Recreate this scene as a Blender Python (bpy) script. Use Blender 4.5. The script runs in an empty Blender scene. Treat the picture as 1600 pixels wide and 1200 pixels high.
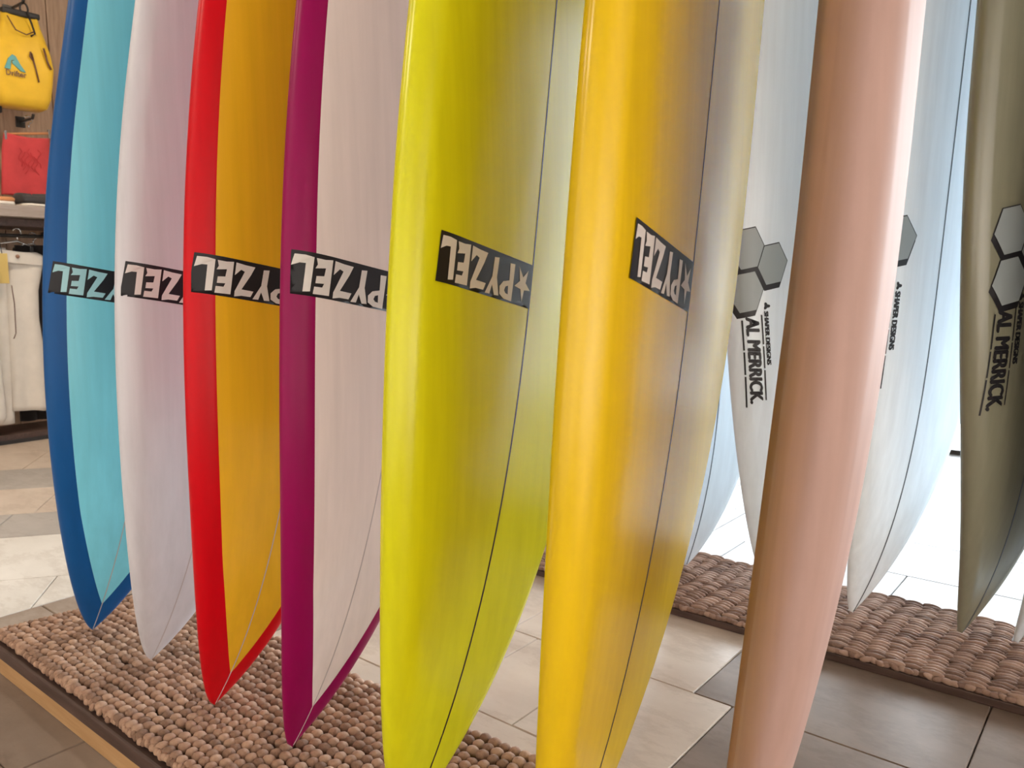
import bpy, bmesh, math, random
import numpy as np
from mathutils import Vector, Matrix
from mathutils.geometry import tessellate_polygon

random.seed(7)
rng = np.random.default_rng(7)
SC = bpy.context.scene
COL = SC.collection

# ------------------------------------------------------------------ camera, sky, lamps, exposure
CAM_Z = 0.895
cam_d = bpy.data.cameras.new('camera')
cam_d.sensor_fit = 'HORIZONTAL'
cam_d.sensor_width = 36.0
cam_d.lens = 28.125
cam_d.clip_start = 0.02
cam_d.dof.use_dof = True
cam_d.dof.focus_distance = 1.25
cam_d.dof.aperture_fstop = 11.0
cam = bpy.data.objects.new('camera', cam_d)
COL.objects.link(cam)
cam.location = (0, 0, CAM_Z)
cam.rotation_euler = (math.radians(90 - 7.43), 0, math.radians(38.94))
SC.camera = cam

world = bpy.data.worlds.new('daylight')
SC.world = world
world.use_nodes = True
bgn = world.node_tree.nodes['Background']
bgn.inputs[0].default_value = (0.86, 0.94, 1.0, 1)
bgn.inputs[1].default_value = 14.0

SC.view_settings.view_transform = 'Standard'
SC.view_settings.look = 'None'
SC.view_settings.exposure = 0.15
SC.view_settings.gamma = 1.0
SC.view_settings.use_curve_mapping = False
try:
    SC.cycles.use_denoising = True
    SC.cycles.sample_clamp_indirect = 6.0
except Exception:
    pass


def area(name, loc, rot, sx, sy, power, col, portal=False, shape='RECTANGLE'):
    d = bpy.data.lights.new(name, 'AREA')
    d.shape = shape
    d.size = sx
    if shape == 'RECTANGLE':
        d.size_y = sy
    d.energy = power
    d.color = col
    if portal:
        d.cycles.is_portal = True
    o = bpy.data.objects.new(name, d)
    COL.objects.link(o)
    o.location = loc
    o.rotation_euler = rot
    return o


# the glass front lets the daylight in; the portal only tells the renderer where the opening is
area('door_opening_portal', (0.0, 4.62, 1.35), (math.radians(-90), 0, 0), 5.0, 2.7, 1, (1, 1, 1), portal=True)
WARM = (1.0, 0.84, 0.66)
for i, (x, y, p) in enumerate(((-3.7, 1.1, 22), (-4.0, -0.4, 16), (-3.7, 2.5, 18), (-2.4, -1.5, 26))):
    area('ceiling_lamp', (x, y, 2.86), (0, 0, 0), 0.22, 0.22, p, WARM, shape='DISK')
# added fill lights, unseen: low panels bouncing off the pale front and right walls
for loc, rot, p in (((1.5, 0.1, 0.75), (0, math.radians(-72), 0), 130),
                    ((0.9, -1.2, 0.9), (math.radians(-75), 0, 0), 46),
                    ((-1.9, -1.2, 0.9), (math.radians(-75), 0, 0), 34)):
    area('wall_fill', loc, rot, 1.2 if abs(rot[1]) > 0 else 2.2, 2.6 if abs(rot[1]) > 0 else 1.0, p, (1.0, 0.95, 0.90))


# ------------------------------------------------------------------ materials
def mat(name, base=(0.5, 0.5, 0.5), rough=0.5, spec=0.5, coat=0.0, metal=0.0, build=None, sheen=0.0):
    m = bpy.data.materials.new(name)
    m.use_nodes = True
    nt = m.node_tree
    b = nt.nodes['Principled BSDF']
    b.inputs['Base Color'].default_value = (*base, 1)
    b.inputs['Roughness'].default_value = rough
    b.inputs['Specular IOR Level'].default_value = spec
    b.inputs['Metallic'].default_value = metal
    b.inputs['Coat Weight'].default_value = coat
    b.inputs['Coat Roughness'].default_value = 0.12
    b.inputs['Sheen Weight'].default_value = sheen
    if build:
        build(nt, b)
    return m


def node(nt, kind, **kw):
    n = nt.nodes.new(kind)
    for k, v in kw.items():
        if k.startswith('i_'):
            n.inputs[k[2:].replace('_', ' ')].default_value = v
        else:
            setattr(n, k, v)
    return n


def ramp(nt, fac, stops):
    r = nt.nodes.new('ShaderNodeValToRGB')
    el = r.color_ramp.elements
    while len(el) < len(stops):
        el.new(0.5)
    for e, (p, c) in zip(el, stops):
        e.position = p
        e.color = (*c, 1)
    nt.links.new(fac, r.inputs[0])
    return r.outputs[0]


def pos_noise(nt, scale, detail=4.0, stretch=(1, 1, 1), rough=0.55):
    g = nt.nodes.new('ShaderNodeNewGeometry')
    mp = nt.nodes.new('ShaderNodeMapping')
    mp.inputs['Scale'].default_value = stretch
    nt.links.new(g.outputs['Position'], mp.inputs[0])
    n = nt.nodes.new('ShaderNodeTexNoise')
    n.inputs['Scale'].default_value = scale
    n.inputs['Detail'].default_value = detail
    n.inputs['Roughness'].default_value = rough
    nt.links.new(mp.outputs[0], n.inputs['Vector'])
    return n.outputs['Fac']


def bump(nt, b, fac, strength, dist=0.002):
    n = nt.nodes.new('ShaderNodeBump')
    n.inputs['Strength'].default_value = strength
    n.inputs['Distance'].default_value = dist
    nt.links.new(fac, n.inputs['Height'])
    nt.links.new(n.outputs[0], b.inputs['Normal'])


def resin(name, c, rough=0.25, streak=0.05, spec=0.6, coat=0.0):
    def bd(nt, b):
        f = pos_noise(nt, 9, 3, (6, 6, 0.35))
        lo = tuple(max(0, x * (1 - streak)) for x in c)
        hi = tuple(min(1, x * (1 + streak)) for x in c)
        nt.links.new(ramp(nt, f, [(0.3, lo), (0.7, hi)]), b.inputs['Base Color'])
    return mat(name, c, rough, spec, coat, build=bd)


def wood(name, a, b_, scale=6, stretch=(1, 12, 12), rough=0.5, bmp=0.15):
    def bd(nt, b):
        f = pos_noise(nt, scale, 6, stretch, 0.65)
        nt.links.new(ramp(nt, f, [(0.3, a), (0.72, b_)]), b.inputs['Base Color'])
        bump(nt, b, f, bmp, 0.002)
    return mat(name, a, rough, 0.4, build=bd)


def stone(name, a, b_, rough=0.3):
    def bd(nt, b):
        f = pos_noise(nt, 3.1, 7, (1, 1.7, 1), 0.62)
        c = ramp(nt, f, [(0.28, a), (0.5, tuple((x + y) / 2 for x, y in zip(a, b_))), (0.72, b_)])
        v = pos_noise(nt, 1.1, 9, (1.3, 2.6, 1), 0.7)
        vein = ramp(nt, v, [(0.455, (1, 1, 1)), (0.495, (0.8, 0.77, 0.74)), (0.535, (1, 1, 1))])
        mx = node(nt, 'ShaderNodeMix', data_type='RGBA', blend_type='MULTIPLY')
        mx.inputs[0].default_value = 0.55
        nt.links.new(c, mx.inputs[6])
        nt.links.new(vein, mx.inputs[7])
        nt.links.new(mx.outputs[2], b.inputs['Base Color'])
        bump(nt, b, pos_noise(nt, 22, 5), 0.12, 0.003)
    return mat(name, a, rough, 0.10, build=bd)


def fibre(name, stops, rough=0.75):
    def bd(nt, b):
        at = node(nt, 'ShaderNodeAttribute', attribute_name='tint')
        f = pos_noise(nt, 260, 3, (1, 1, 1))
        ad = node(nt, 'ShaderNodeMath', operation='MULTIPLY_ADD')
        nt.links.new(f, ad.inputs[0])
        ad.inputs[1].default_value = 0.35
        nt.links.new(at.outputs['Fac'], ad.inputs[2])
        nt.links.new(ramp(nt, ad.outputs[0], stops), b.inputs['Base Color'])
        bump(nt, b, f, 0.5, 0.0015)
    return mat(name, stops[0][1], rough, 0.3, build=bd)


def cloth(name, c, rough=0.9, var=0.1):
    def bd(nt, b):
        f = pos_noise(nt, 14, 4)
        nt.links.new(ramp(nt, f, [(0.3, tuple(x * (1 - var) for x in c)), (0.7, tuple(min(1, x * (1 + var)) for x in c))]),
                     b.inputs['Base Color'])
        bump(nt, b, pos_noise(nt, 420, 2), 0.25, 0.001)
    return mat(name, c, rough, 0.2, build=bd, sheen=0.1)


M = dict(
    blue_rail=resin('navy_blue_resin', (0.008, 0.085, 0.27), rough=0.35, spec=0.18),
    cyan=resin('cyan_resin', (0.21, 0.64, 0.76), rough=0.35, spec=0.35),
    white=resin('white_resin', (0.62, 0.61, 0.64), rough=0.35, spec=0.35),
    red=resin('red_resin', (0.58, 0.001, 0.007), rough=0.35, spec=0.18),
    gold=resin('golden_resin', (0.82, 0.45, 0.014)),
    magenta=resin('magenta_resin', (0.27, 0.002, 0.075), rough=0.35, spec=0.18),
    cream=resin('cream_resin', (0.80, 0.70, 0.66)),
    lime=resin('lime_resin', (0.68, 0.66, 0.008), spec=0.4),
    amber=resin('amber_resin', (0.70, 0.46, 0.008), spec=0.4),
    blush=resin('blush_resin', (0.41, 0.265, 0.225), rough=0.55, spec=0.2),
    clear=resin('clear_white_resin', (0.63, 0.70, 0.75)),
    bright=resin('bright_white_resin', (0.78, 0.85, 0.90)),
    olive_shade=resin('olive_shade_resin', (0.20, 0.195, 0.135)),  # a white board standing in shade; the shade is put into this base colour
    shading_deck=resin('shading_deck_resin', (0.06, 0.055, 0.05)),  # unseen deck, made dark to cut the light reaching the fourth board
    tan_deck=resin('tan_resin', (0.40, 0.22, 0.10)),
    wine=resin('wine_red_resin', (0.66, 0.008, 0.06)),
    dark_line=mat('black_stringer', (0.02, 0.014, 0.012), 0.35),
    slate_line=mat('slate_stringer', (0.035, 0.05, 0.06), 0.35),
    faint_line=mat('pale_stringer', (0.50, 0.44, 0.43), 0.35),
    patch=mat('black_ink', (0.012, 0.011, 0.013), 0.4, 0.3),
    letter=mat('off_white_ink', (0.70, 0.66, 0.62), 0.4, 0.3),
    letter_blue=mat('pale_cyan_ink', (0.36, 0.62, 0.66), 0.4, 0.3),
    hexgrey=mat('grey_ink', (0.25, 0.28, 0.28), 0.35),
    pale_stone=stone('pale_stone', (0.62, 0.58, 0.52), (0.76, 0.72, 0.66)),
    sand_stone=stone('sand_stone', (0.27, 0.21, 0.165), (0.41, 0.34, 0.28), 0.42),
    umber_stone=stone('umber_stone', (0.165, 0.118, 0.088), (0.26, 0.198, 0.155), 0.42),
    back_stone=stone('back_stone', (0.27, 0.265, 0.26), (0.36, 0.355, 0.35)),
    brown_stone=stone('brown_stone', (0.21, 0.16, 0.125), (0.34, 0.27, 0.22), 0.45),
    tan_stone=stone('tan_stone', (0.50, 0.40, 0.32), (0.62, 0.53, 0.44)),
    grey_stone=stone('grey_stone', (0.34, 0.31, 0.28), (0.46, 0.42, 0.38)),
    grout=mat('dark_grout', (0.13, 0.10, 0.08), 0.9),
    pine=wood('pale_pine', (0.42, 0.24, 0.10), (0.54, 0.33, 0.16), 5, (1, 14, 14)),
    dark_wood=wood('dark_wood', (0.05, 0.028, 0.022), (0.10, 0.06, 0.048), 6, (1, 12, 12)),
    wall_wood=wood('brown_wall_wood', (0.27, 0.165, 0.10), (0.45, 0.30, 0.195), 5, (12, 12, 1)),
    shelf_wood=wood('grey_brown_wood', (0.26, 0.21, 0.18), (0.40, 0.33, 0.29), 6, (12, 1, 12)),
    plaster=mat('warm_plaster', (0.72, 0.68, 0.64), 0.9),
    dark_ceiling=mat('dark_ceiling_paint', (0.12, 0.10, 0.085), 0.9),
    mat_left=fibre('brown_hyacinth', [(0.1, (0.15, 0.085, 0.055)), (0.55, (0.37, 0.225, 0.15)), (1.0, (0.49, 0.325, 0.22))]),
    mat_right=fibre('russet_hyacinth', [(0.1, (0.10, 0.055, 0.04)), (0.55, (0.29, 0.18, 0.13)), (1.0, (0.45, 0.31, 0.24))]),
    mat_base=mat('mat_backing', (0.07, 0.04, 0.028), 0.95),
    yellow_bag=cloth('yellow_tarpaulin', (0.72, 0.44, 0.03), 0.45, 0.06),
    black=mat('black_webbing', (0.02, 0.018, 0.018), 0.6),
    teal=mat('teal_print', (0.10, 0.33, 0.33), 0.5),
    brown_print=mat('brown_print', (0.12, 0.05, 0.03), 0.5),
    red_cloth=cloth('red_towelling', (0.52, 0.058, 0.062)),
    dark_red=cloth('dark_red_print', (0.46, 0.03, 0.035)),
    white_cloth=cloth('white_linen', (0.72, 0.67, 0.60), var=0.05),
    dark_cloth=cloth('charcoal_cloth', (0.05, 0.045, 0.045)),
    black_cloth=cloth('black_cloth', (0.014, 0.011, 0.011)),
    orange_cloth=cloth('orange_stripe_cloth', (0.55, 0.24, 0.10)),
    chrome=mat('chrome', (0.7, 0.7, 0.7), 0.2, metal=1.0),
    tag_card=mat('yellow_card', (0.62, 0.45, 0.14), 0.7),
    button=mat('brown_button', (0.30, 0.16, 0.10), 0.4),
    frame=mat('dark_metal_frame', (0.05, 0.045, 0.04), 0.4, metal=0.6),
    paving=mat('pale_paving', (0.75, 0.74, 0.72), 0.8),
)


def glass_mat():
    m = bpy.data.materials.new('clear_glass')
    m.use_nodes = True
    nt = m.node_tree
    nt.nodes.remove(nt.nodes['Principled BSDF'])
    out = nt.nodes['Material Output']
    tr = nt.nodes.new('ShaderNodeBsdfTransparent')
    gl = nt.nodes.new('ShaderNodeBsdfGlossy')
    gl.inputs['Roughness'].default_value = 0.02
    fr = nt.nodes.new('ShaderNodeFresnel')
    fr.inputs[0].default_value = 1.45
    mx = nt.nodes.new('ShaderNodeMixShader')
    nt.links.new(fr.outputs[0], mx.inputs[0])
    nt.links.new(tr.outputs[0], mx.inputs[1])
    nt.links.new(gl.outputs[0], mx.inputs[2])
    nt.links.new(mx.outputs[0], out.inputs[0])
    return m


M['glass'] = glass_mat()


# ------------------------------------------------------------------ helpers
def link(o, parent=None):
    COL.objects.link(o)
    if parent is not None:
        o.parent = parent
    return o


def tag(o, label=None, cat=None, group=None, kind=None):
    if label:
        o['label'] = label
    if cat:
        o['category'] = cat
    if group:
        o['group'] = group
    if kind:
        o['kind'] = kind
    return o


def empty(name, loc, label, cat, group=None):
    o = bpy.data.objects.new(name, None)
    o.location = loc
    o.empty_display_size = 0.05
    link(o)
    return tag(o, label, cat, group)


def mesh_obj(name, verts, faces, m, parent=None, smooth=False, normals=None, tint=None):
    me = bpy.data.meshes.new(name)
    me.from_pydata([tuple(map(float, v)) for v in verts], [], [tuple(map(int, f)) for f in faces])
    me.materials.append(m)
    if smooth:
        me.shade_smooth()
    if tint is not None:
        a = me.attributes.new('tint', 'FLOAT', 'POINT')
        a.data.foreach_set('value', np.asarray(tint, dtype=np.float32))
    if normals is not None:
        me.normals_split_custom_set_from_vertices([tuple(map(float, n)) for n in normals])
    me.update()
    return link(bpy.data.objects.new(name, me), parent)


def bm_obj(name, bm, m, parent=None, smooth=False):
    me = bpy.data.meshes.new(name)
    bmesh.ops.recalc_face_normals(bm, faces=bm.faces)
    bm.to_mesh(me)
    bm.free()
    me.materials.append(m)
    if smooth:
        me.shade_smooth()
    return link(bpy.data.objects.new(name, me), parent)


def add_box(bm, lo, hi, bevel=0.0):
    r = bmesh.ops.create_cube(bm, size=1)
    vs = r['verts']
    for v in vs:
        v.co = Vector(((lo[i] + hi[i]) / 2 + v.co[i] * (hi[i] - lo[i])) for i in range(3))
    if bevel > 0:
        es = {e for v in vs for e in v.link_edges}
        bmesh.ops.bevel(bm, geom=list(es), offset=bevel, segments=2, affect='EDGES', profile=0.5)


def box_obj(name, lo, hi, m, parent=None, bevel=0.0):
    bm = bmesh.new()
    add_box(bm, lo, hi, bevel)
    return bm_obj(name, bm, m, parent)


def tube_obj(name, pts, r, m, parent=None, seg=8):
    pts = [Vector(p) for p in pts]
    vs, fs = [], []
    for i, p in enumerate(pts):
        t = (pts[min(i + 1, len(pts) - 1)] - pts[max(i - 1, 0)]).normalized()
        a = t.cross(Vector((0.31, 0.52, 0.8)))
        a.normalize()
        b = t.cross(a)
        for k in range(seg):
            an = 2 * math.pi * k / seg
            vs.append(p + (a * math.cos(an) + b * math.sin(an)) * r)
    for i in range(len(pts) - 1):
        for k in range(seg):
            fs.append((i * seg + k, i * seg + (k + 1) % seg, (i + 1) * seg + (k + 1) % seg, (i + 1) * seg + k))
    fs.append(tuple(range(seg))[::-1])
    fs.append(tuple((len(pts) - 1) * seg + k for k in range(seg)))
    return mesh_obj(name, vs, fs, m, parent, smooth=True)


# ------------------------------------------------------------------ the room
X0, X1, Y0, Y1, ZC = -5.2, 2.6, -2.2, 4.64, 3.0


def struct(o):
    o['kind'] = 'structure'
    return o


floor = struct(box_obj('floor', (X0 - 0.1, Y0 - 0.1, -0.12), (X1 + 0.1, Y1 + 0.1, -0.012), M['grout']))
struct(box_obj('ceiling', (X0 - 0.1, Y0 - 0.1, ZC), (X1 + 0.1, Y1 + 0.1, ZC + 0.1), M['dark_ceiling']))
struct(box_obj('wall_right', (X1, Y0 - 0.1, -0.012), (X1 + 0.1, Y1 + 0.1, ZC), M['plaster']))
struct(box_obj('wall_front', (X0, Y0 - 0.1, -0.012), (X1, Y0, ZC), M['plaster']))
wl = struct(box_obj('wall_left', (X0 - 0.1, Y0 - 0.1, -0.012), (X0 - 0.012, Y1 + 0.1, ZC), M['grout']))
# wide upright planks on the left wall
y = -0.4
pi = 0
while y < 4.4:
    wd_ = 0.30 + 0.05 * random.random()
    box_obj('plank', (X0 - 0.014, y, 0.0), (X0 + 0.004 * random.random(), y + wd_ - 0.004, 2.98), M['wall_wood'], wl, 0.002)
    y += wd_
OX0, OX1, OZ = -2.5, 2.5, 2.7
bm = bmesh.new()
add_box(bm, (X0, Y1, -0.012), (OX0, Y1 + 0.12, ZC))
add_box(bm, (OX1, Y1, -0.012), (X1, Y1 + 0.12, ZC))
add_box(bm, (OX0, Y1, OZ), (OX1, Y1 + 0.12, ZC))
struct(bm_obj('wall_back', bm, M['plaster']))
dr = bpy.data.objects.new('door_1', None)
link(dr)
dr.location = (0, Y1, 0)
struct(dr)
box_obj('threshold', (OX0, -0.05, -0.01), (OX1, 0.07, 0.022), M['frame'], dr, 0.004)
box_obj('head_rail', (OX0, 0.02, OZ - 0.06), (OX1, 0.08, OZ), M['frame'], dr, 0.004)
for i in range(4):
    a = OX0 + i * 1.25
    bm = bmesh.new()
    add_box(bm, (a, 0.025, 0.022), (a + 0.045, 0.06, OZ - 0.06))
    add_box(bm, (a + 1.205, 0.025, 0.022), (a + 1.25, 0.06, OZ - 0.06))
    add_box(bm, (a, 0.025, OZ - 0.11), (a + 1.25, 0.06, OZ - 0.06))
    lf = bm_obj('door_leaf_frame', bm, M['frame'], dr)
    box_obj('pane', (a + 0.045, 0.04, 0.022), (a + 1.205, 0.046, OZ - 0.11), M['glass'], lf)
struct(box_obj('exterior_paving', (-14, Y1 + 0.12, -0.2), (14, 26, -0.02), M['paving']))


# stone floor tiles, each cut as its own slab
def clip(poly, a, b, c):
    out = []
    for i, p in enumerate(poly):
        q = poly[(i + 1) % len(poly)]
        dp, dq = a * p[0] + b * p[1] - c, a * q[0] + b * q[1] - c
        if dp >= 0:
            out.append(p)
        if dp * dq < 0:
            t = dp / (dp - dq)
            out.append((p[0] + (q[0] - p[0]) * t, p[1] + (q[1] - p[1]) * t))
    return out


def tile(poly, m, drop=0.0):
    cx = sum(p[0] for p in poly) / len(poly)
    cy = sum(p[1] for p in poly) / len(poly)
    n = len(poly)
    vs = []
    for z, g in ((-0.013, 0.0), (-0.0025 - drop, 0.0), (-drop, 0.0025)):
        for p in poly:
            dx, dy = p[0] - cx, p[1] - cy
            l = math.hypot(dx, dy)
            k = (l - g) / l
            vs.append((cx + dx * k, cy + dy * k, z))
    fs = [tuple(range(2 * n, 3 * n))]
    for r in range(2):
        for i in range(n):
            fs.append((r * n + i, r * n + (i + 1) % n, (r + 1) * n + (i + 1) % n, (r + 1) * n + i))
    mesh_obj('tile', vs, fs, m, floor)


SPLIT = -2.35
GAP = 0.0011
# main paving, courses along X
rows = {1.53: (-0.21, 0.516, None), 1.18: (-0.637, 0.516, -0.955)}
yr = 1.53 - 0.35 * 6
k = 0
while yr < 4.6:
    key = min(rows, key=lambda q: abs(q - yr))
    if abs(key - yr) < 0.02:
        x0, st, extra = rows[key]
    else:
        x0, st, extra = -0.21 + 0.19 * ((k * 7) % 5), 0.516, None
    hi = min(yr + 0.35, Y1 - 0.05)
    xs = []
    x = x0 - st * 10
    while x < X1:
        xs.append(x)
        x += st
    if extra is not None:
        xs.append(extra)
        xs.sort()
    for a, b in zip(xs[:-1], xs[1:]):
        if b < SPLIT or a > 1.6 or yr < -0.3:
            continue
        p = [(a + GAP, yr + GAP), (b - GAP, yr + GAP), (b - GAP, hi - GAP), (a + GAP, hi - GAP)]
        p = clip(p, 1, 0, SPLIT + GAP)
        if len(p) < 3:
            continue
        tile(p, M['back_stone'] if yr > 1.8 else M['umber_stone'] if a > -0.75 and yr > 1.0 else M['tan_stone'] if yr > 0.75 and b > -1.7 else random.choice([M['sand_stone'], M['brown_stone'], M['sand_stone']]), random.random() * 0.0012)
    yr += 0.35
    k += 1
# paving set on the slant towards the clothes wall
ux, uy = 0.591, 0.807
nx, ny = -0.807, 0.591
band = [2.2, 2.62, 3.07, 3.38, 3.80, 4.2, 4.62, 5.0, 5.4, 5.8]
bm_ = ['pale_stone', 'pale_stone', 'grey_stone', 'tan_stone', 'grey_stone', 'tan_stone', 'tan_stone', 'grey_stone', 'tan_stone']
band = [0.2, 0.6, 1.0, 1.4, 1.8] + band
bm_ = ['tan_stone', 'pale_stone', 'tan_stone', 'pale_stone', 'pale_stone'] + bm_
for bi in range(len(band) - 1):
    lo, hi = band[bi], band[bi + 1]
    off = {7: -1.09}.get(bi, -1.3 + 0.21 * ((bi * 3) % 5))
    for j in range(-8, 9):
        a, b = off + j * 0.56, off + (j + 1) * 0.56
        p = [(ux * s + nx * t, uy * s + ny * t) for s, t in ((a + GAP, lo + GAP), (b - GAP, lo + GAP), (b - GAP, hi - GAP), (a + GAP, hi - GAP))]
        p = clip(p, -1, 0, -(SPLIT - GAP))
        if len(p) >= 3:
            p = clip(p, 1, 0, X0)
        if len(p) >= 3:
            p = clip(p, 0, 1, -0.4)
        if len(p) >= 3:
            p = clip(p, 0, -1, -4.4)
        if len(p) < 3:
            continue
        ar = abs(sum(p[i][0] * p[(i + 1) % len(p)][1] - p[(i + 1) % len(p)][0] * p[i][1] for i in range(len(p)))) / 2
        if ar < 0.002:
            continue
        tile(p, M[bm_[bi]], random.random() * 0.001)

# ------------------------------------------------------------------ platforms
MT = 0.115                       # top of the left mat
RT = 0.045                       # top of the right mat
t = empty('display_platform', (-0.6, 0.8, 0), 'low platform of pale pine with dark top slab under the pebbly brown mat', 'platform')
box_obj('plinth', (-1.403, -0.190, 0.0), (1.6, 0.185, 0.058), M['pine'], t, 0.002)
box_obj('top_slab', (-1.405, -0.206, 0.058), (1.6, 0.195, 0.088), M['dark_wood'], t, 0.004)
t = empty('display_plank', (-0.4, 2.06, 0), 'thin dark plank lying on the stone floor under the russet mat', 'plank')
box_obj('plank_board', (-1.2, -0.19, 0.0), (1.6, 0.205, 0.020), M['dark_wood'], t, 0.003)
box_obj('lower_batten', (-1.2, -0.18, -0.0005), (1.6, -0.16, 0.006), M['black'], t)

# ------------------------------------------------------------------ woven mats
bmk = bmesh.new()
bmesh.ops.create_icosphere(bmk, subdivisions=2, radius=1)
KV = np.array([v.co[:] for v in bmk.verts])
KF = np.array([[v.index for v in f.verts] for f in bmk.faces])
bmk.free()
# a knot of strand: a rounded bean with a shallow groove
KV2 = KV.copy()
KV2[:, 2] *= 1 - 0.18 * np.exp(-((KV[:, 1] - 0.25) / 0.28) ** 2)


def knots(centres, sizes, angs, tilts):
    vs, fs, tn = [], [], []
    n0 = 0
    for c, s, a, ti in zip(centres, sizes, angs, tilts):
        v = KV2 * np.array(s)
        ct, st = math.cos(ti), math.sin(ti)
        v = np.stack([v[:, 0] * ct + v[:, 2] * st, v[:, 1], -v[:, 0] * st + v[:, 2] * ct], 1)
        ca, sa = math.cos(a), math.sin(a)
        v = np.stack([v[:, 0] * ca - v[:, 1] * sa, v[:, 0] * sa + v[:, 1] * ca, v[:, 2]], 1)
        vs.append(v + np.array(c))
        fs.append(KF + n0)
        tn.append(np.full(len(KV), rng.uniform(0.05, 0.65)))
        n0 += len(KV)
    return np.concatenate(vs), np.concatenate(fs), np.concatenate(tn)


def braid(name, cs, ss, an, ti, m, parent):
    v, f, tn = knots(cs, ss, an, ti)
    return mesh_obj(name, v, f, m, parent, smooth=True, tint=tn)


# left mat: rows of round knots running along the platform
LM = (-2.0, 0.606, 0.988)
t = empty('woven_mat', (LM[0], LM[1], 0.0885), 'brown woven mat of round pebble-like knots on the pine platform', 'mat')
box_obj('backing', (0.012, 0.006, 0.0), (2.5, 0.376, 0.010), M['mat_base'], t)
NR = 20
pit = (LM[2] - LM[1]) / NR
for r in range(NR):
    cs, ss, an, ti = [], [], [], []
    x = 0.008 + (0.5 * 0.0215 if r % 2 else 0)
    skew = 0.06 / NR * r
    while x < 2.0:
        w = rng.uniform(0.0198, 0.0234)
        wob = 0.003 * math.sin(x * 9 + r * 0.5)
        cs.append((x + skew + w / 2, pit * (r + 0.5) + wob + rng.normal(0, 0.0020), 0.0150 + rng.normal(0, 0.0006)))
        ss.append((w * 0.56, pit * rng.uniform(0.50, 0.60), rng.uniform(0.0100, 0.0120)))
        an.append(rng.normal(0.35, 0.22))
        ti.append(rng.normal(0.12, 0.12))
        x += w
    braid('braid', cs, ss, an, ti, M['mat_left'], t)
# bound front edge and end edge: small upright loops of strand
cs, ss, an, ti = [], [], [], []
x = 0.0
while x < 2.0:
    cs.append((x, 0.001 + rng.normal(0, 0.0015), 0.0115 + rng.normal(0, 0.0008)))
    ss.append((0.0065, 0.0065, rng.uniform(0.007, 0.010)))
    an.append(rng.normal(0, 0.5))
    ti.append(rng.normal(0.5, 0.25))
    x += rng.uniform(0.007, 0.011)
braid('edge_binding', cs, ss, an, ti, M['mat_left'], t)
cs, ss, an, ti = [], [], [], []
yy = 0.0
while yy < 0.38:
    cs.append((0.004 + 0.06 * yy / 0.38 + rng.normal(0, 0.0015), yy, 0.0125))
    ss.append((0.008, 0.007, 0.010))
    an.append(rng.normal(0, 0.5))
    ti.append(rng.normal(0, 0.25))
    yy += 0.010
braid('edge_binding', cs, ss, an, ti, M['mat_left'], t)

# right mat: rows of lens-shaped loops running across
RM = (-1.55, 1.868, 2.268)
t = empty('woven_mat', (RM[0], RM[1], 0.0205), 'russet woven mat of flat ribbed loops on thin dark plank', 'mat')
box_obj('backing', (0.012, 0.006, 0.0), (2.3, 0.392, 0.008), M['mat_base'], t)
pit = 0.043
for r in range(46):
    cs, ss, an, ti = [], [], [], []
    yy = 0.008 if r % 2 else 0.0
    ph = r * 0.35
    while yy < 0.402:
        h = rng.uniform(0.0145, 0.0165)
        cs.append((pit * (r + 0.5) + 0.005 * math.sin(yy * 14 + ph) + rng.normal(0, 0.0022), yy + h / 2, 0.0130 + rng.normal(0, 0.0006)))
        ss.append((pit * rng.uniform(0.58, 0.68), h * 0.455, rng.uniform(0.0095, 0.0108)))
        an.append(rng.normal(0.10 if r % 2 else -0.10, 0.07))
        ti.append(rng.normal(0, 0.06))
        yy += h
    braid('braid', cs, ss, an, ti, M['mat_right'], t)
cs, ss, an, ti = [], [], [], []
x = 0.0
while x < 1.98:
    cs.append((x, 0.0 + rng.normal(0, 0.002), 0.0095))
    ss.append((rng.uniform(0.010, 0.016), 0.007, 0.0075))
    an.append(rng.normal(0, 0.4))
    ti.append(rng.normal(0, 0.2))
    x += rng.uniform(0.012, 0.018)
braid('edge_binding', cs, ss, an, ti, M['mat_right'], t)

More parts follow.
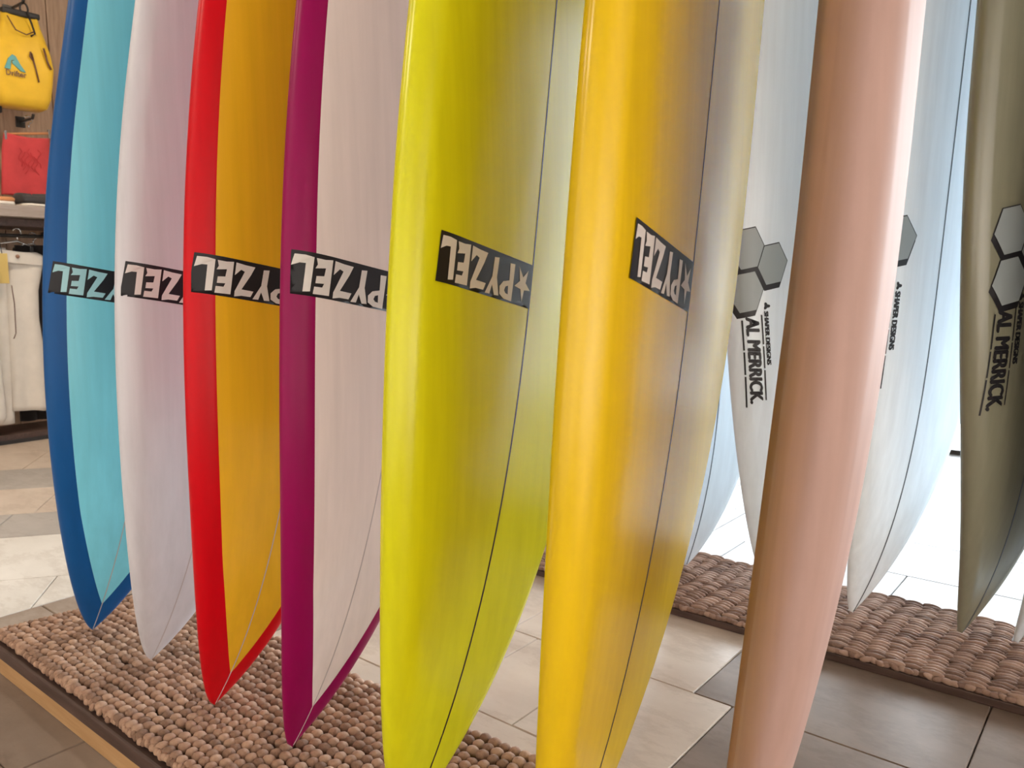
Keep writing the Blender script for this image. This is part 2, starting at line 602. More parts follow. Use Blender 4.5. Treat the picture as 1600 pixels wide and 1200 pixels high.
# ------------------------------------------------------------------ surfboards
# outline width, outline length, outline power, nose flip, flip length, flip power, thickness,
# tip x, tip y, turn, lean sideways, lean back, height of the logo
BOARD = {
    'blue': (0.2322, 1.1116, 0.7772, 0.1579, 0.8837, 3.4588, 0.0840, -1.8045, 0.7367, -0.1536, -0.1800, 0.0168, 0.7624),
    'white': (0.2312, 1.1430, 0.7625, 0.1619, 0.8822, 3.5074, 0.0849, -1.5631, 0.7490, -0.0413, -0.1761, -0.0004, 0.7571),
    'red': (0.2306, 1.1839, 0.7480, 0.1620, 0.8887, 3.4794, 0.0825, -1.3000, 0.7348, -0.0317, -0.1720, -0.0109, 0.7657),
    'magenta': (0.2301, 1.1999, 0.7800, 0.1598, 0.9115, 3.2132, 0.0802, -1.0759, 0.7440, -0.0103, -0.1875, -0.0208, 0.7637),
    'lime': (0.2528, 1.0085, 0.6913, 0.1292, 0.9428, 2.8172, 0.0858, -0.7886, 0.7373, 0.0920, -0.1941, -0.0217, 0.7806),
    'amber': (0.2779, 1.0676, 0.7475, 0.1016, 0.9604, 2.6977, 0.0771, -0.5283, 0.7294, 0.1723, -0.2020, 0.0094, 0.7866),
    'blush': (0.2383, 1.1386, 0.7851, 0.1050, 0.9616, 2.4282, 0.1100, -0.3402, 0.8410, 0.2926, -0.1489, 0.0422, 0.7600),
    'far': (0.2499, 1.0438, 0.6635, 0.1256, 0.9129, 3.1570, 0.0825, -0.9568, 1.9457, -0.3284, -0.0349, -0.0608, 0.7600),
    'second': (0.2439, 1.0541, 0.7336, 0.1298, 0.9136, 3.0676, 0.0820, -0.6944, 1.8968, -0.6594, -0.0294, -0.0066, 0.7600),
    'third': (0.2235, 1.2068, 0.7677, 0.1258, 0.9081, 3.3379, 0.0682, -0.5073, 1.9068, -0.4919, -0.0141, 0.0439, 0.7600),
    'fourth': (0.2335, 1.1253, 0.7951, 0.1189, 0.9076, 3.4470, 0.0683, -0.2848, 1.9440, -0.4558, 0.0096, 0.0207, 0.7600),
    'fifth': (0.2401, 1.1023, 0.7728, 0.1285, 0.9042, 3.3130, 0.0660, -0.1812, 1.9658, -0.3200, -0.0117, 0.0250, 0.7600),
}


class Board:
    def __init__(self, key, scale=1.0, base=MT, length=1.82, tail=1.32, soft=0.85):
        self.soft = soft
        (self.W, self.L, self.q, self.R0, self.Lr, self.pr, self.T,
         tx, ty, yaw, drop, lean, self.s0) = BOARD[key]
        self.k, self.len, self.tail = scale, length, tail
        self.origin = np.array([tx * scale, ty * scale, base + 0.001])
        wd = np.array([-math.sin(yaw) * math.cos(drop), math.cos(yaw) * math.cos(drop), math.sin(drop)])
        h = np.array([-math.sin(yaw), math.cos(yaw), 0])
        up = -h * math.sin(drop) + np.array([0, 0, math.cos(drop)])
        nb = np.cross(wd, up)
        self.wd = wd
        self.up = up * math.cos(lean) + nb * math.sin(lean)
        self.nb = nb * math.cos(lean) - up * math.sin(lean)

    def prof(self, s):
        x = min(max(1 - s / self.L, 0), 1)
        w = self.W * (1 - x * x) ** self.q
        r = self.R0 * max(0, 1 - s / self.Lr) ** self.pr
        tt = self.T * (0.2 + 0.8 * (1 - max(0, 1 - s / 0.75) ** 2) ** 0.8)
        if s > self.tail:
            u = (s - self.tail) / (self.len - self.tail)
            w *= 1 - 0.55 * u ** 2.2
            tt *= 1 - 0.6 * u * u
            r += 0.045 * u * u
        return w, r, tt

    def section(self, s):
        w, r, tt = self.prof(s)
        a = min(w, self.soft * tt)
        out = [(0.0, 0.0)]
        for ph in np.linspace(0, math.pi, 41):
            if ph <= math.pi / 2:
                out.append((w - a + a * math.sin(ph) ** 0.9, -0.45 * tt * (1 - math.cos(ph))))
            else:
                out.append((max(w - 1.3 * a * (1 - math.sin(ph)), 0), -0.45 * tt + 0.45 * tt * math.cos(ph)))
        out.append((0.0, -tt))
        return np.array(out)

    def pt(self, v, s, n=0.0):
        r = self.prof(s)[1]
        return self.k * (s * self.up + (self.R0 - r + n) * self.nb + v * self.wd)

    def bottom(self, v, s, lift=0.0006):
        sec = self.section(s)[:22]
        w = self.prof(s)[0]
        if w > 0.03:
            v = max(-w + 0.004, min(w - 0.004, v))
        g = lambda q: float(np.interp(abs(q), sec[:, 0], sec[:, 1]))
        h = 0.0015
        sl = (g(v + h) - g(v - h)) / (2 * h)
        return self.pt(v, s, g(v) + lift / self.k * min(math.sqrt(1 + sl * sl), 7))

    def inset(self, s):
        return float(np.interp(s, [0, 0.08, 0.3, 0.8, 1.3], [0.048, 0.046, 0.037, 0.034, 0.026]))

    def ring(self, s):
        sec = self.section(s)
        w = self.prof(s)[0]
        d = np.concatenate([[0], np.cumsum(np.hypot(*np.diff(sec, axis=0).T))])
        d += np.arange(len(d)) * 1e-9
        iw = int(np.argmax(sec[:, 0]))
        vb = max(w - self.inset(s), 0)
        db = float(np.interp(vb, sec[:iw + 1, 0] + np.arange(iw + 1) * 1e-10, d[:iw + 1]))
        rev = sec[iw:][::-1]
        dd = float(np.interp(vb, rev[:, 0] + np.arange(len(rev)) * 1e-10, d[iw:][::-1]))
        if vb <= 0:
            db, dd = 0.0, d[-1]
        us = np.concatenate([np.linspace(0, db, 7), np.linspace(db, dd, 19)[1:], np.linspace(dd, d[-1], 7)[1:]])
        return np.interp(us, d, sec[:, 0]), np.interp(us, d, sec[:, 1])

    def build(self, name, label, group, hull_m, band_m=None, deck_m=None, nose_m=None):
        root = empty(name, tuple(self.origin), label, 'surfboard', group)
        S = np.concatenate([[0, 0.002, 0.006, 0.012, 0.02, 0.03, 0.042, 0.055], np.linspace(0.07, 0.6, 34), np.linspace(0.63, self.len, 30)])
        # a station right where the rail band closes at the stringer
        for a in np.linspace(0.03, 0.16, 400):
            if self.prof(a)[0] > self.inset(a):
                S = np.sort(np.append(S, a))
                break
        V = []
        for s in S:
            vv, nn = self.ring(s)
            loop = [self.pt(v, s, n) for v, n in zip(vv, nn)] + [self.pt(-v, s, n) for v, n in zip(vv[-2:0:-1], nn[-2:0:-1])]
            V.append(loop)
        last = np.mean(V[-1], axis=0)
        V.append([last + (p - last) * 0.02 + self.up * 0.012 for p in V[-1]])
        V = np.array(V)
        ns, nc = V.shape[:2]
        Vf = V.reshape(-1, 3)
        N = np.zeros_like(Vf)
        faces = {'bottom': [], 'rail': [], 'deck': [], 'nose': []}
        for i in range(ns - 1):
            for j in range(nc):
                j2 = (j + 1) % nc
                f = (i * nc + j, i * nc + j2, (i + 1) * nc + j2, (i + 1) * nc + j)
                fn = np.cross(Vf[f[2]] - Vf[f[0]], Vf[f[3]] - Vf[f[1]])
                if np.linalg.norm(fn) < 1e-11:
                    continue
                for q in f:
                    N[q] += fn
                jj = j if j < nc // 2 else nc - 1 - j
                key = 'bottom' if jj < 6 else ('rail' if jj < 24 else 'deck')
                if key == 'deck' and nose_m is not None and S[i] < 0.5:
                    key = 'nose'
                u = []
                for q in f:
                    if not u or all(np.linalg.norm(Vf[q] - Vf[x]) > 1e-7 for x in u):
                        u.append(q)
                if len(u) > 2:
                    faces[key].append(tuple(u))
        ln = np.linalg.norm(N, axis=1, keepdims=True)
        N = np.where(ln > 1e-12, N / np.maximum(ln, 1e-12), self.nb)
        cen = Vf.mean(0)
        if np.sum(N * (Vf - cen)) < 0:
            N = -N
            for kf in faces:
                faces[kf] = [tuple(reversed(f)) for f in faces[kf]]

        def part(nm, fl, m):
            used = sorted({q for f in fl for q in f})
            ix = {q: n for n, q in enumerate(used)}
            return mesh_obj(nm, Vf[used], [[ix[q] for q in f] for f in fl], m, root, True, N[used])
        if band_m is None and deck_m is None:
            part('hull', faces['bottom'] + faces['rail'] + faces['deck'], hull_m)
        elif band_m is None:
            part('hull', faces['bottom'] + faces['rail'], hull_m)
            part('deck', faces['deck'], deck_m)
        else:
            part('hull', faces['bottom'], hull_m)
            part('rail_band', faces['rail'], band_m)
            part('deck', faces['deck'], deck_m or hull_m)
        if faces['nose']:
            part('bounce_deck_nose', faces['nose'], nose_m)  # unseen pale panel, added to bounce light onto the neighbour's lower part
        self.root = root
        return root

    def stringer(self, m, width=0.0032, start=0.004):
        S = np.concatenate([np.linspace(start, 0.5, 40), np.linspace(0.52, self.len - 0.02, 30)])
        vs, fs = [], []
        hw = width / 2 / self.k
        for s in S:
            vs += [self.bottom(-hw, s, -0.001), self.bottom(-hw, s, 0.0004), self.bottom(hw, s, 0.0004), self.bottom(hw, s, -0.001)]
        for i in range(len(S) - 1):
            for j in range(3):
                fs.append((i * 4 + j, i * 4 + j + 1, (i + 1) * 4 + j + 1, (i + 1) * 4 + j))
        return mesh_obj('stringer', vs, fs, m, self.root)

    def decal(self, name, polys, m, parent, lift, maxlen=0.012):
        """polys: lists of rings in (v, s); laid on the bottom skin"""
        bm = bmesh.new()
        for rings in polys:
            flat = [Vector((p[0], p[1], 0)) for r in rings for p in r]
            tris = tessellate_polygon([[Vector((p[0], p[1], 0)) for p in r] for r in rings])
            vv = [bm.verts.new(p) for p in flat]
            for a in tris:
                try:
                    bm.faces.new([vv[i] for i in a])
                except ValueError:
                    pass
        for _ in range(4):
            es = [e for e in bm.edges if e.calc_length() > maxlen]
            if not es:
                break
            bmesh.ops.subdivide_edges(bm, edges=es, cuts=1, use_grid_fill=False)
            bmesh.ops.triangulate(bm, faces=[f for f in bm.faces if len(f.verts) > 3])
        bm.verts.index_update()
        vs = [self.bottom(v.co.x, v.co.y, lift) for v in bm.verts]
        fs = []
        for f in bm.faces:
            q = [v.index for v in f.verts]
            n = np.cross(vs[q[1]] - vs[q[0]], vs[q[2]] - vs[q[0]])
            fs.append(q if n @ self.nb > 0 else q[::-1])
        bm.free()
        return mesh_obj(name, vs, fs, m, parent, smooth=True)


LETTERS = {
    'L': [[(0.016, 0.087), (0.074, 0.079), (0.133, 0.103), (0.134, 0.894), (0.089, 0.919), (0.084, 0.266), (0.048, 0.275), (0.008, 0.35)]],
    'E': [[(0.149, 0.109), (0.215, 0.111), (0.275, 0.08), (0.274, 0.923), (0.154, 0.94), (0.157, 0.768), (0.214, 0.759), (0.225, 0.665), (0.162, 0.686), (0.163, 0.519), (0.219, 0.493), (0.225, 0.302), (0.149, 0.349), (0.162, 0.25)]],
    'Z': [[(0.295, 0.083), (0.373, 0.106), (0.46, 0.112), (0.43, 0.34), (0.361, 0.748), (0.466, 0.749), (0.446, 0.903), (0.365, 0.911), (0.306, 0.96), (0.305, 0.823), (0.374, 0.28), (0.341, 0.245), (0.293, 0.413)]],
    'Y': [[(0.537, 0.142), (0.589, 0.117), (0.581, 0.545), (0.617, 0.923), (0.568, 0.936), (0.534, 0.731), (0.516, 0.938), (0.465, 0.95), (0.529, 0.562)]],
    'P': [[(0.72, 0.145), (0.777, 0.13), (0.77, 0.961), (0.679, 0.952), (0.626, 0.876), (0.62, 0.71), (0.658, 0.583), (0.725, 0.523)],
          [(0.716, 0.645), (0.687, 0.68), (0.676, 0.768), (0.693, 0.823), (0.722, 0.832)]],
    'star': [[(0.894, 0.91), (0.911, 0.628), (0.984, 0.6), (0.922, 0.458), (0.945, 0.154), (0.887, 0.353), (0.828, 0.13), (0.852, 0.452), (0.791, 0.598), (0.867, 0.628)]],
}
LW, LH = 0.205, 0.0615


def box_logo(b, letter_m):
    f = lambda u, w: (-(1 - u) * LW, b.s0 + LH / 2 - w * LH)
    ring = [f(u, 0) for u in np.linspace(0, 1, 15)] + [f(u, 1) for u in np.linspace(1, 0, 15)]
    p = b.decal('logo_patch', [[ring]], M['patch'], b.root, 0.0005)
    for key, nm in (('star', 'star'), ('P', 'letter'), ('Y', 'letter'), ('Z', 'letter'), ('E', 'letter'), ('L', 'letter')):
        b.decal(nm, [[[f(*q) for q in r] for r in LETTERS[key]]], letter_m, p, 0.0010)


LABEL = {
    'blue': 'surfboard with navy blue rail and cyan panel, end of front row by the clothes',
    'white': 'plain white surfboard between the blue-railed and the red-railed ones',
    'red': 'surfboard with bright red rail and golden yellow panel',
    'magenta': 'surfboard with dark magenta rail and pale cream panel',
    'lime': 'lime yellow surfboard with black centre line and black logo box',
    'amber': 'amber yellow surfboard with black centre line, beside the blush pink board edge',
    'blush': 'blush pink surfboard seen edge-on, closest to the viewer',
}
G1 = 'surfboards standing in front row'
spec = {
    'blue': ('cyan', 'blue_rail', 'white', 'letter_blue', 'faint_line'),
    'white': ('white', None, None, 'letter', 'faint_line'),
    'red': ('gold', 'red', 'wine', 'letter', 'faint_line'),
    'magenta': ('cream', 'magenta', 'tan_deck', 'letter', 'faint_line'),
    'lime': ('lime', None, 'cream', 'letter', 'dark_line'),
    'amber': ('amber', None, None, 'letter', 'dark_line'),
}
for key, (hm, bmn, dm, lm, sm) in spec.items():
    b = Board(key)
    b.build('surfboard', LABEL[key], G1, M[hm], M[bmn] if bmn else None, M[dm] if dm else None,
            {'red': M['white'], 'magenta': M['white']}.get(key))
    b.stringer(M[sm], 0.0030 if sm == 'dark_line' else 0.0018)
    box_logo(b, M[lm])
b = Board('blush', soft=1.25)
b.build('surfboard', LABEL['blush'], G1, M['blush'])


# --- right row: clear boards with a honeycomb print and running text
def text_polys(txt, embolden=0.0):
    cu = bpy.data.curves.new('lettering_source', 'FONT')
    cu.body = txt
    cu.offset = embolden
    cu.resolution_u = 3
    ob = bpy.data.objects.new('lettering_source', cu)
    COL.objects.link(ob)
    dg = bpy.context.evaluated_depsgraph_get()
    me = bpy.data.meshes.new_from_object(ob.evaluated_get(dg))
    vs = np.array([v.co[:2] for v in me.vertices])
    fs = [tuple(p.vertices) for p in me.polygons]
    bpy.data.objects.remove(ob)
    bpy.data.curves.remove(cu)
    bpy.data.meshes.remove(me)
    vs -= vs.min(0)
    return vs / vs.max(0), fs


TXT1 = text_polys('AL MERRICK.', 0.0)
TXT2 = text_polys('SHAPER DESIGNS', 0.008)


BOLD = [(-0.010, 0), (-0.004, 0.0), (0.003, 0.04), (0.009, 0.0), (0.0, -0.04), (0.014, 0.02)]       # strokes laid over each other for a heavy face


def flat_text(b, name, tp, v0, v1, s_start, s_end, m, lift, slant=0.0):
    """letters read towards the nose, tops towards the centre line"""
    vs, src = [], []
    for q, (dx, dy) in enumerate(BOLD):
        src += [tuple(i + q * len(tp[0]) for i in p) for p in tp[1]]
        vs += [b.bottom(v0 + (v1 - v0) * (y + dy) + slant * x, s_start + (s_end - s_start) * (x + dx), lift + 0.00003 * q) for x, y in tp[0]]
    fs = []
    for q in src:
        n = np.cross(vs[q[1]] - vs[q[0]], vs[q[2]] - vs[q[0]])
        fs.append(q if n @ b.nb > 0 else q[::-1])
    return mesh_obj(name, vs, fs, m, b.root)


def honey_logo(b, dh, dv, ds, vs=1.0, slant=0.0):
    rot = math.radians(8)
    cr, sr = math.cos(rot), math.sin(rot)

    def hexa(cv, cs, R):
        out = []
        for i in range(6):
            pv = cv + 0.089 + R * math.cos(math.radians(60 * i + 2))
            ps = cs - 0.798 + R * math.sin(math.radians(60 * i + 2))
            out.append((-0.089 + dh + (pv * cr - ps * sr) * vs, 0.798 + ds + pv * sr + ps * cr))
        return out
    R = 0.051
    cen = [(-0.112, 0.843), (-0.118, 0.749), (-0.036, 0.801)]
    und = []
    for c in cen:
        und.append([hexa(c[0], c[1], R)])
        sh = [(p[0] - 0.003, p[1] - 0.011) for p in hexa(c[0], c[1], R)]
        und.append([sh])
    hb = b.decal('honeycomb_shadow', und, M['patch'], b.root, 0.0005, 0.010)
    for c in cen:
        b.decal('hexagon', [[hexa(c[0], c[1], R - 0.0025)]], M['hexgrey'], hb, 0.0011, 0.010)
    tv = lambda v: -0.116 + dv + (v + 0.116) * vs
    flat_text(b, 'lettering', TXT1, tv(-0.136), tv(-0.096), 0.690 + ds, 0.500 + ds, M['patch'], 0.0008, slant)
    flat_text(b, 'small_lettering', TXT2, tv(-0.080), tv(-0.066), 0.705 + ds, 0.588 + ds, M['patch'], 0.0008, slant * 0.62)
    for v, a, c, w in ((-0.145, 0.684, 0.489, 0.0035), (-0.087, 0.697, 0.507, 0.0035)):
        cuts = [a, a - (a - c) * 0.34, a - (a - c) * 0.36, a - (a - c) * 0.62, a - (a - c) * 0.64, c]
        for q in (0, 2, 4):
            sa, sb = (slant * (a - cuts[g]) / (a - c) for g in (q, q + 1))
            bar = [(tv(v) - w / 2 + sa, cuts[q] + ds), (tv(v) + w / 2 + sa, cuts[q] + ds), (tv(v) + w / 2 + sb, cuts[q + 1] + ds), (tv(v) - w / 2 + sb, cuts[q + 1] + ds)]
            b.decal('underline', [[bar]], M['patch'], b.root, 0.0008, 0.03)
    # the little club-shaped mark before the small lettering
    club = [(tv(-0.073) + (0.0065 + 0.0025 * math.cos(3 * a)) * math.cos(a), 0.717 + ds + (0.0065 + 0.0025 * math.cos(3 * a)) * math.sin(a))
            for a in np.linspace(0, 2 * math.pi, 25)[:-1]]
    b.decal('club_mark', [[club]], M['patch'], b.root, 0.0008, 0.03)


KR = (CAM_Z - RT) / 0.78
G2 = 'clear boards standing in back row'
for key, lab, logo in (
        ('far', 'pale surfboard mostly hidden behind the amber board, far end of back row', None),
        ('second', 'pale blue-grey surfboard with hexagon print and lettering, between amber and blush boards', (-0.088, -0.062, 0, 0.72, 0.030)),
        ('third', 'pale surfboard with slate centre line just behind the blush pink edge', (-0.087, -0.036, 0.055)),
        ('fourth', 'white surfboard darkened by painted shade, hexagon print and lettering, beyond the blush pink board', (-0.020, -0.018, 0.035)),
        ('fifth', 'pale surfboard showing only its rail, behind the shaded white board', None)):
    b = Board(key, KR, RT, 1.54, 1.40)
    b.build('surfboard', lab, G2, M[{'fourth': 'olive_shade', 'third': 'bright'}.get(key, 'clear')], None, {'fourth': M['bright'], 'fifth': M['shading_deck']}.get(key))
    b.stringer(M['slate_line'], 0.0036)
    if logo:
        honey_logo(b, *logo)

# ------------------------------------------------------------------ clothes wall
XF = -4.9


def sheet(name, rows, x, m, parent, nu=22, amp=0.012, waves=3.0, thick=0.006, seed=0, sag=0.0, tilt=0.0):
    """a hanging cloth: rows of (z, y_left, y_right) from the top down, folded along X"""
    rr = np.random.default_rng(seed)
    ph = rr.uniform(0, 6.28, 3)
    zs = np.array([r[0] for r in rows])
    zz = np.linspace(zs[0], zs[-1], 30)
    yl = np.interp(-zz, -zs, [r[1] for r in rows])
    yr_ = np.interp(-zz, -zs, [r[2] for r in rows])
    vs, fs = [], []
    for i, z in enumerate(zz):
        g = i / 29
        for j in range(nu):
            u = j / (nu - 1)
            f = amp * (0.25 + 0.75 * g) * (math.sin(waves * 2 * math.pi * u + ph[0]) + 0.5 * math.sin(waves * 3.7 * u + ph[1] + 2 * g))
            vs.append((x + f - 0.02 * (2 * u - 1) ** 4, yl[i] + (yr_[i] - yl[i]) * u, z - sag * math.sin(math.pi * u) * (1 - g) - tilt * u * (1 - g * 0.5)))
    for i in range(29):
        for j in range(nu - 1):
            fs.append((i * nu + j, i * nu + j + 1, (i + 1) * nu + j + 1, (i + 1) * nu + j))
    o = mesh_obj(name, vs, fs, m, parent, smooth=True)
    md = o.modifiers.new('thick', 'SOLIDIFY')
    md.thickness = thick
    md.offset = -1
    return o


def local(o, base):
    return o


def hook_pts(y, z, r=0.016):
    return [(0.0, y, z - 0.03)] + [(0.0, y + r * math.sin(a) * 1.0, z + r - r * math.cos(a)) for a in np.linspace(0.0, 4.2, 12)]


# yellow roll-top bag
BAGC = (XF - 0.09, 1.866)
bag = empty('roll_top_bag', (BAGC[0], BAGC[1], 1.83), 'yellow roll-top dry backpack hanging high on the brown wood wall', 'bag')
lv = [(0.000, 0.100, 0.050), (0.012, 0.118, 0.072), (0.06, 0.134, 0.085), (0.14, 0.143, 0.09), (0.22, 0.146, 0.088), (0.30, 0.132, 0.075),
      (0.38, 0.112, 0.055), (0.44, 0.096, 0.036), (0.485, 0.088, 0.022), (0.505, 0.086, 0.016)]
vs, fs = [], []
NS = 28
for (z, hw, hd) in lv:
    for k in range(NS):
        a = 2 * math.pi * k / NS
        c, s = math.cos(a), math.sin(a)
        e = 0.42
        yv = hw * math.copysign(abs(c) ** e, c)
        xv = hd * math.copysign(abs(s) ** e, s)
        cre = 0.006 * math.sin(5 * a + z * 20) * min(1, z * 4)
        vs.append((xv + cre, yv * 1.07 + 0.03 * z / 0.5 - 0.012, z + (0.006 * math.sin(3 * a) if z > 0.02 else 0)))
for i in range(len(lv) - 1):
    for k in range(NS):
        fs.append((i * NS + k, i * NS + (k + 1) % NS, (i + 1) * NS + (k + 1) % NS, (i + 1) * NS + k))
fs.append(tuple(range(NS))[::-1])
fs.append(tuple((len(lv) - 1) * NS + k for k in range(NS)))
mesh_obj('bag_body', vs, fs, M['yellow_bag'], bag, smooth=True)
box_obj('roll_closure', (-0.020, -0.075, 0.49), (0.030, 0.115, 0.522), M['black'], bag, 0.009)
tube_obj('hanging_loop', [(0.0, 0.045 + 0.02 * math.sin(a), 0.54 + 0.03 * math.cos(a)) for a in np.linspace(-2.6, 2.6, 12)], 0.005, M['black'], bag)
tube_obj('closure_strap', [(0.032, 0.046, 0.515), (0.05, 0.058, 0.46), (0.066, 0.066, 0.40), (0.064, 0.045, 0.385)], 0.005, M['black'], bag)
tube_obj('strap_fold', [(0.05, -0.06, 0.47), (0.07, -0.03, 0.40), (0.074, 0.02, 0.385), (0.066, 0.06, 0.41)], 0.003, M['brown_print'], bag)
tube_obj('front_zip', [(0.0860, 0.034, 0.29), (0.0915, 0.046, 0.215), (0.0945, 0.058, 0.14)], 0.004, M['brown_print'], bag)
tube_obj('zip_pull', [(0.092, 0.028, 0.295), (0.093, 0.022, 0.270), (0.095, 0.034, 0.250)], 0.0045, M['brown_print'], bag)
tube_obj('side_pocket_trim', [(0.078, 0.100, 0.33), (0.086, 0.112, 0.26), (0.088, 0.128, 0.22)], 0.0055, M['brown_print'], bag)
bm = bmesh.new()
add_box(bm, (-0.03, -0.15, -0.035), (0.0, -0.10, 0.06), 0.008)
bm_obj('shoulder_strap', bm, M['black'], bag)


def raised(name, poly, x, th, m, parent):
    n = len(poly)
    vs = [(x, p[0], p[1]) for p in poly] + [(x + th, p[0], p[1]) for p in poly]
    fs = [tuple(range(n)), tuple(range(n, 2 * n))] + [(i, (i + 1) % n, n + (i + 1) % n, n + i) for i in range(n)]
    bm = bmesh.new()
    vv = [bm.verts.new(v) for v in vs]
    for f in fs:
        bm.faces.new([vv[i] for i in f])
    return bm_obj(name, bm, m, parent)


# the print: a peaked mark with a swoosh cut, and the word below it
XB = 0.092
mk = [(-0.108, 0.185), (-0.086, 0.24), (-0.066, 0.262), (-0.050, 0.255), (-0.030, 0.215), (-0.006, 0.180), (-0.030, 0.183), (-0.055, 0.205),
      (-0.068, 0.215), (-0.070, 0.225), (-0.058, 0.232), (-0.074, 0.230), (-0.080, 0.183)]
mp = raised('printed_mark', mk, XB - 0.006, 0.010, M['teal'], bag)
tv, tf = text_polys('Drifter', 0.02)
mesh_obj('printed_word', [(XB + 0.0045, -0.104 + 0.10 * x, 0.150 + 0.030 * y) for x, y in tv], tf, M['brown_print'], bag)

# peg that carries the bag
pg = empty('wall_peg', (X0, 1.905, 2.40), 'short dark metal wall peg carrying the yellow bag', 'peg')
tube_obj('peg_arm', [(0.0, 0, 0), (0.22, 0, 0), (0.235, 0, 0.02)], 0.008, M['frame'], pg)
box_obj('peg_plate', (0.0, -0.025, -0.03), (0.008, 0.025, 0.03), M['frame'], pg, 0.002)

# red towel on a clip hanger
hg = empty('clip_hanger', (XF - 0.13, 1.90, 1.68), 'wooden clip hanger holding the red towel, chrome hook', 'hanger')
tube_obj('hanger_bar', [(0, -0.125, 0.01), (0, 0.0, 0.028), (0, 0.115, 0.045)], 0.007, M['orange_cloth'], hg)
tube_obj('hanger_hook', hook_pts(0.005, 0.085, 0.02), 0.0045, M['chrome'], hg)
for yq, zq in ((-0.118, 0.0), (0.108, 0.035)):
    box_obj('clip', (-0.008, yq - 0.006, zq - 0.02), (0.012, yq + 0.006, zq + 0.03), M['chrome'], hg, 0.002)
pg = empty('wall_peg', (X0, 1.925, 1.795), 'short dark metal wall peg carrying the red towel hanger', 'peg')
tube_obj('peg_arm', [(0.0, 0, 0), (0.18, 0, 0), (0.195, 0, 0.02)], 0.008, M['frame'], pg)
box_obj('peg_plate', (0.0, -0.025, -0.03), (0.008, 0.025, 0.03), M['frame'], pg, 0.002)
tw = empty('towel', (XF - 0.12, 1.89, 1.362), 'red towel with faint darker print clipped to hanger above the shelf', 'towel')
sheet('towel_cloth', [(0.335, -0.110, 0.115), (0.25, -0.125, 0.112), (0.0, -0.145, 0.108)], 0, M['red_cloth'], tw, amp=0.005, waves=1.4, thick=0.012, seed=3, sag=0.012)
for q in range(7):
    yq = -0.05 + 0.016 * q
    pts = [(0.016, yq + 0.012 * math.sin(9 * g + q), 0.26 - 0.02 * (q % 3) - 0.10 * g) for g in np.linspace(0, 1, 6)]
    tube_obj('printed_scrawl', pts, 0.0014, M['dark_red'], tw, 5)

# shelf and what lies on it
sh = empty('wall_shelf', (X0, 1.7, 1.20), 'grey-brown wooden wall shelf carrying folded clothes', 'shelf')
box_obj('shelf_board', (0.0, -1.2, 0.025), (0.46, 0.75, 0.085), M['shelf_wood'], sh, 0.004)
box_obj('shelf_rail', (0.0, -1.2, -0.02), (0.36, 0.75, 0.024), M['dark_wood'], sh, 0.004)


def folded(name, label, loc, sx, sy, n, h, m, seed):
    t = empty(name, loc, label, 'clothing', 'folded clothes on the shelf')
    rr = np.random.default_rng(seed)
    for q in range(n):
        vs, fs = [], []
        NU = 16
        for i, (zf, sc) in enumerate(((0.0, 0.92), (0.15, 1.0), (0.6, 1.0), (0.95, 0.93), (1.0, 0.7), (0.98, 0.1))):
            for k in range(NU):
                a = 2 * math.pi * k / NU
                c, s = math.cos(a), math.sin(a)
                vs.append((sx * sc * math.copysign(abs(c) ** 0.45, c) + rr.normal(0, 0.003),
                           sy * sc * math.copysign(abs(s) ** 0.45, s) + rr.normal(0, 0.003),
                           q * h + h * zf * (1 + 0.25 * math.sin(a * 2 + seed)) if zf > 0 else q * h))
        for i in range(5):
            for k in range(NU):
                fs.append((i * NU + k, i * NU + (k + 1) % NU, (i + 1) * NU + (k + 1) % NU, (i + 1) * NU + k))
        fs.append(tuple(range(NU))[::-1])
        fs.append(tuple(5 * NU + k for k in range(NU)))
        mesh_obj('fold', vs, fs, m if not isinstance(m, list) else m[q % len(m)], t, smooth=True)
    return t


folded('folded_shirt', 'white folded shirt with an orange layer at edge of shelf', (-4.90, 1.655, 1.286), 0.13, 0.075, 2, 0.020, [M['white_cloth'], M['orange_cloth']], 1)
folded('folded_shirt', 'crumpled charcoal shirt lying on the shelf under the red towel', (-4.855, 1.825, 1.3065), 0.085, 0.075, 1, 0.045, M['dark_cloth'], 5)
folded('folded_shirt', 'flat white folded shirt beneath the charcoal shirt on shelf', (-4.855, 1.845, 1.286), 0.10, 0.095, 1, 0.0145, M['white_cloth'], 9)

# rail with trousers on hangers
rl = empty('clothes_rail', (-4.93, 1.5, 1.135), 'dark clothes rail fixed under the wooden wall shelf', 'rail')
tube_obj('rail_bar', [(0, -1.0, 0.0), (0, 0.55, 0.0)], 0.011, M['frame'], rl)
for yq in (-0.9, 0.5):
    tube_obj('rail_bracket', [(0, yq, 0.0), (-0.01, yq, 0.03), (-0.27, yq, 0.03)], 0.009, M['frame'], rl)


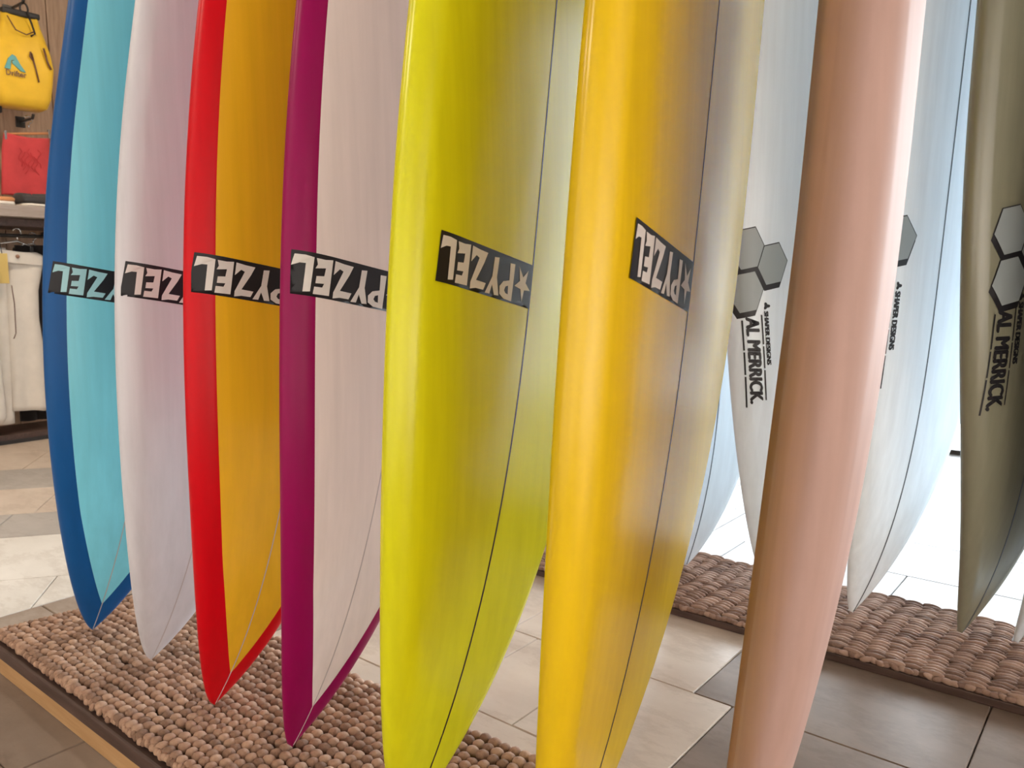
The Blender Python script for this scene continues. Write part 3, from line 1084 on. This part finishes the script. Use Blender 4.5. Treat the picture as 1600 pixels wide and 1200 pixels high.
def trousers(loc, label, tagged, seed, hooky, hlabel):
    t = empty('trousers', loc, label, 'trousers', 'white trousers on the rail')
    sheet('left_leg', [(0.96, -0.205, -0.02), (0.80, -0.215, -0.02), (0.5, -0.225, -0.03), (0.0, -0.21, -0.045)], 0.0, M['white_cloth'], t, amp=0.010, waves=1.2, thick=0.016, seed=seed)
    sheet('right_leg', [(0.90, -0.025, 0.160), (0.76, -0.025, 0.128), (0.60, -0.022, 0.120), (0.45, -0.03, 0.132), (0.10, -0.04, 0.140), (0.07, -0.04, 0.12)], 0.004, M['white_cloth'], t, amp=0.010, waves=1.2, thick=0.016, seed=seed + 1, tilt=0.03)
    sheet('waistband', [(0.975, -0.205, 0.13), (0.955, -0.207, 0.163), (0.895, -0.207, 0.160)], 0.020, M['white_cloth'], t, amp=0.004, waves=1.0, thick=0.020, seed=seed + 2, tilt=0.05)
    tube_obj('pocket_slit', [(0.040, -0.010, 0.76), (0.042, -0.004, 0.66), (0.042, -0.008, 0.50), (0.040, -0.02, 0.47)], 0.0025, M['brown_print'], t)
    bm = bmesh.new()
    bmesh.ops.create_cone(bm, cap_ends=True, segments=14, radius1=0.011, radius2=0.009, depth=0.006, matrix=Matrix.Translation((0.046, 0.03, 0.915)) @ Matrix.Rotation(math.pi / 2, 4, 'Y'))
    bm_obj('button', bm, M['button'], t, True)
    if tagged:
        tube_obj('tag_string', [(0.050, -0.055, 0.99), (0.056, -0.052, 0.95), (0.056, -0.05, 0.93)], 0.0022, M['black'], t, 6)
        box_obj('price_tag', (0.054, -0.085, 0.77), (0.058, -0.025, 0.93), M['tag_card'], t, 0.001)
    h = empty('trouser_hanger', (loc[0] - 0.028, loc[1] + hooky, loc[2] + 0.98), hlabel, 'hanger', 'chrome hangers on the rail')
    tube_obj('hanger_bar', [(0, -0.12, 0.0), (0, 0, 0.02), (0, 0.075, -0.012)], 0.005, M['chrome'], h)
    tube_obj('hanger_hook', [(0, 0, 0.02), (0, 0, 0.05)] + [(0.0, 0.02 * math.sin(a), 0.07 - 0.02 * math.cos(a)) for a in np.linspace(0.2, 4.4, 10)], 0.004, M['chrome'], h)
    for yq, zq in ((-0.10, -0.005), (0.065, -0.018)):
        box_obj('clip', (-0.010, yq - 0.009, zq - 0.035), (0.012, yq + 0.009, zq + 0.012), M['black'], h, 0.003)


trousers((XF, 1.705, 0.105), 'white trousers with yellow swing tag hanging second from the black ones', True, 11, 0.06, 'chrome clip hanger of the white trousers with yellow tag')
trousers((XF + 0.085, 1.455, 0.075), 'white trousers hanging first on the rail, furthest from the boards', False, 21, 0.02, 'chrome clip hanger of the untagged white trousers')
bt = empty('trousers', (XF - 0.06, 1.86, 0.10), 'long black trousers hanging at the end of the rail beside the white ones', 'trousers')
sheet('left_leg', [(0.97, -0.09, 0.03), (0.80, -0.11, 0.02), (0.0, -0.12, 0.0)], 0.0, M['black_cloth'], bt, amp=0.012, waves=1.5, thick=0.02, seed=31)
sheet('right_leg', [(0.90, 0.0, 0.05), (0.80, 0.0, 0.085), (0.4, 0.0, 0.095), (0.03, 0.0, 0.085)], -0.01, M['black_cloth'], bt, amp=0.012, waves=1.5, thick=0.02, seed=32)
sheet('waistband', [(0.985, -0.09, 0.04), (0.93, -0.09, 0.045)], 0.012, M['black_cloth'], bt, amp=0.004, waves=1, thick=0.02, seed=33)
h = empty('trouser_hanger', (XF - 0.06, 1.855, 1.085), 'dark clip hanger of the black trousers at rail end', 'hanger')
tube_obj('hanger_bar', [(0, -0.06, 0.0), (0, 0, 0.01), (0, 0.05, -0.03)], 0.005, M['chrome'], h)
tube_obj('hanger_hook', [(0, 0, 0.01)] + [(0.0, 0.02 * math.sin(a), 0.05 - 0.02 * math.cos(a)) for a in np.linspace(0.2, 4.4, 10)], 0.004, M['chrome'], h)
pl = empty('base_plinth', (-5.0, 1.5, 0), 'low dark plinth along the clothes wall beneath the trousers', 'plinth')
box_obj('plinth_board', (-0.19, -1.2, 0.0), (0.14, 0.45, 0.05), M['dark_wood'], pl, 0.004)
box_obj('kick_strip', (0.14, -1.2, 0.0), (0.15, 0.45, 0.02), M['black'], pl)
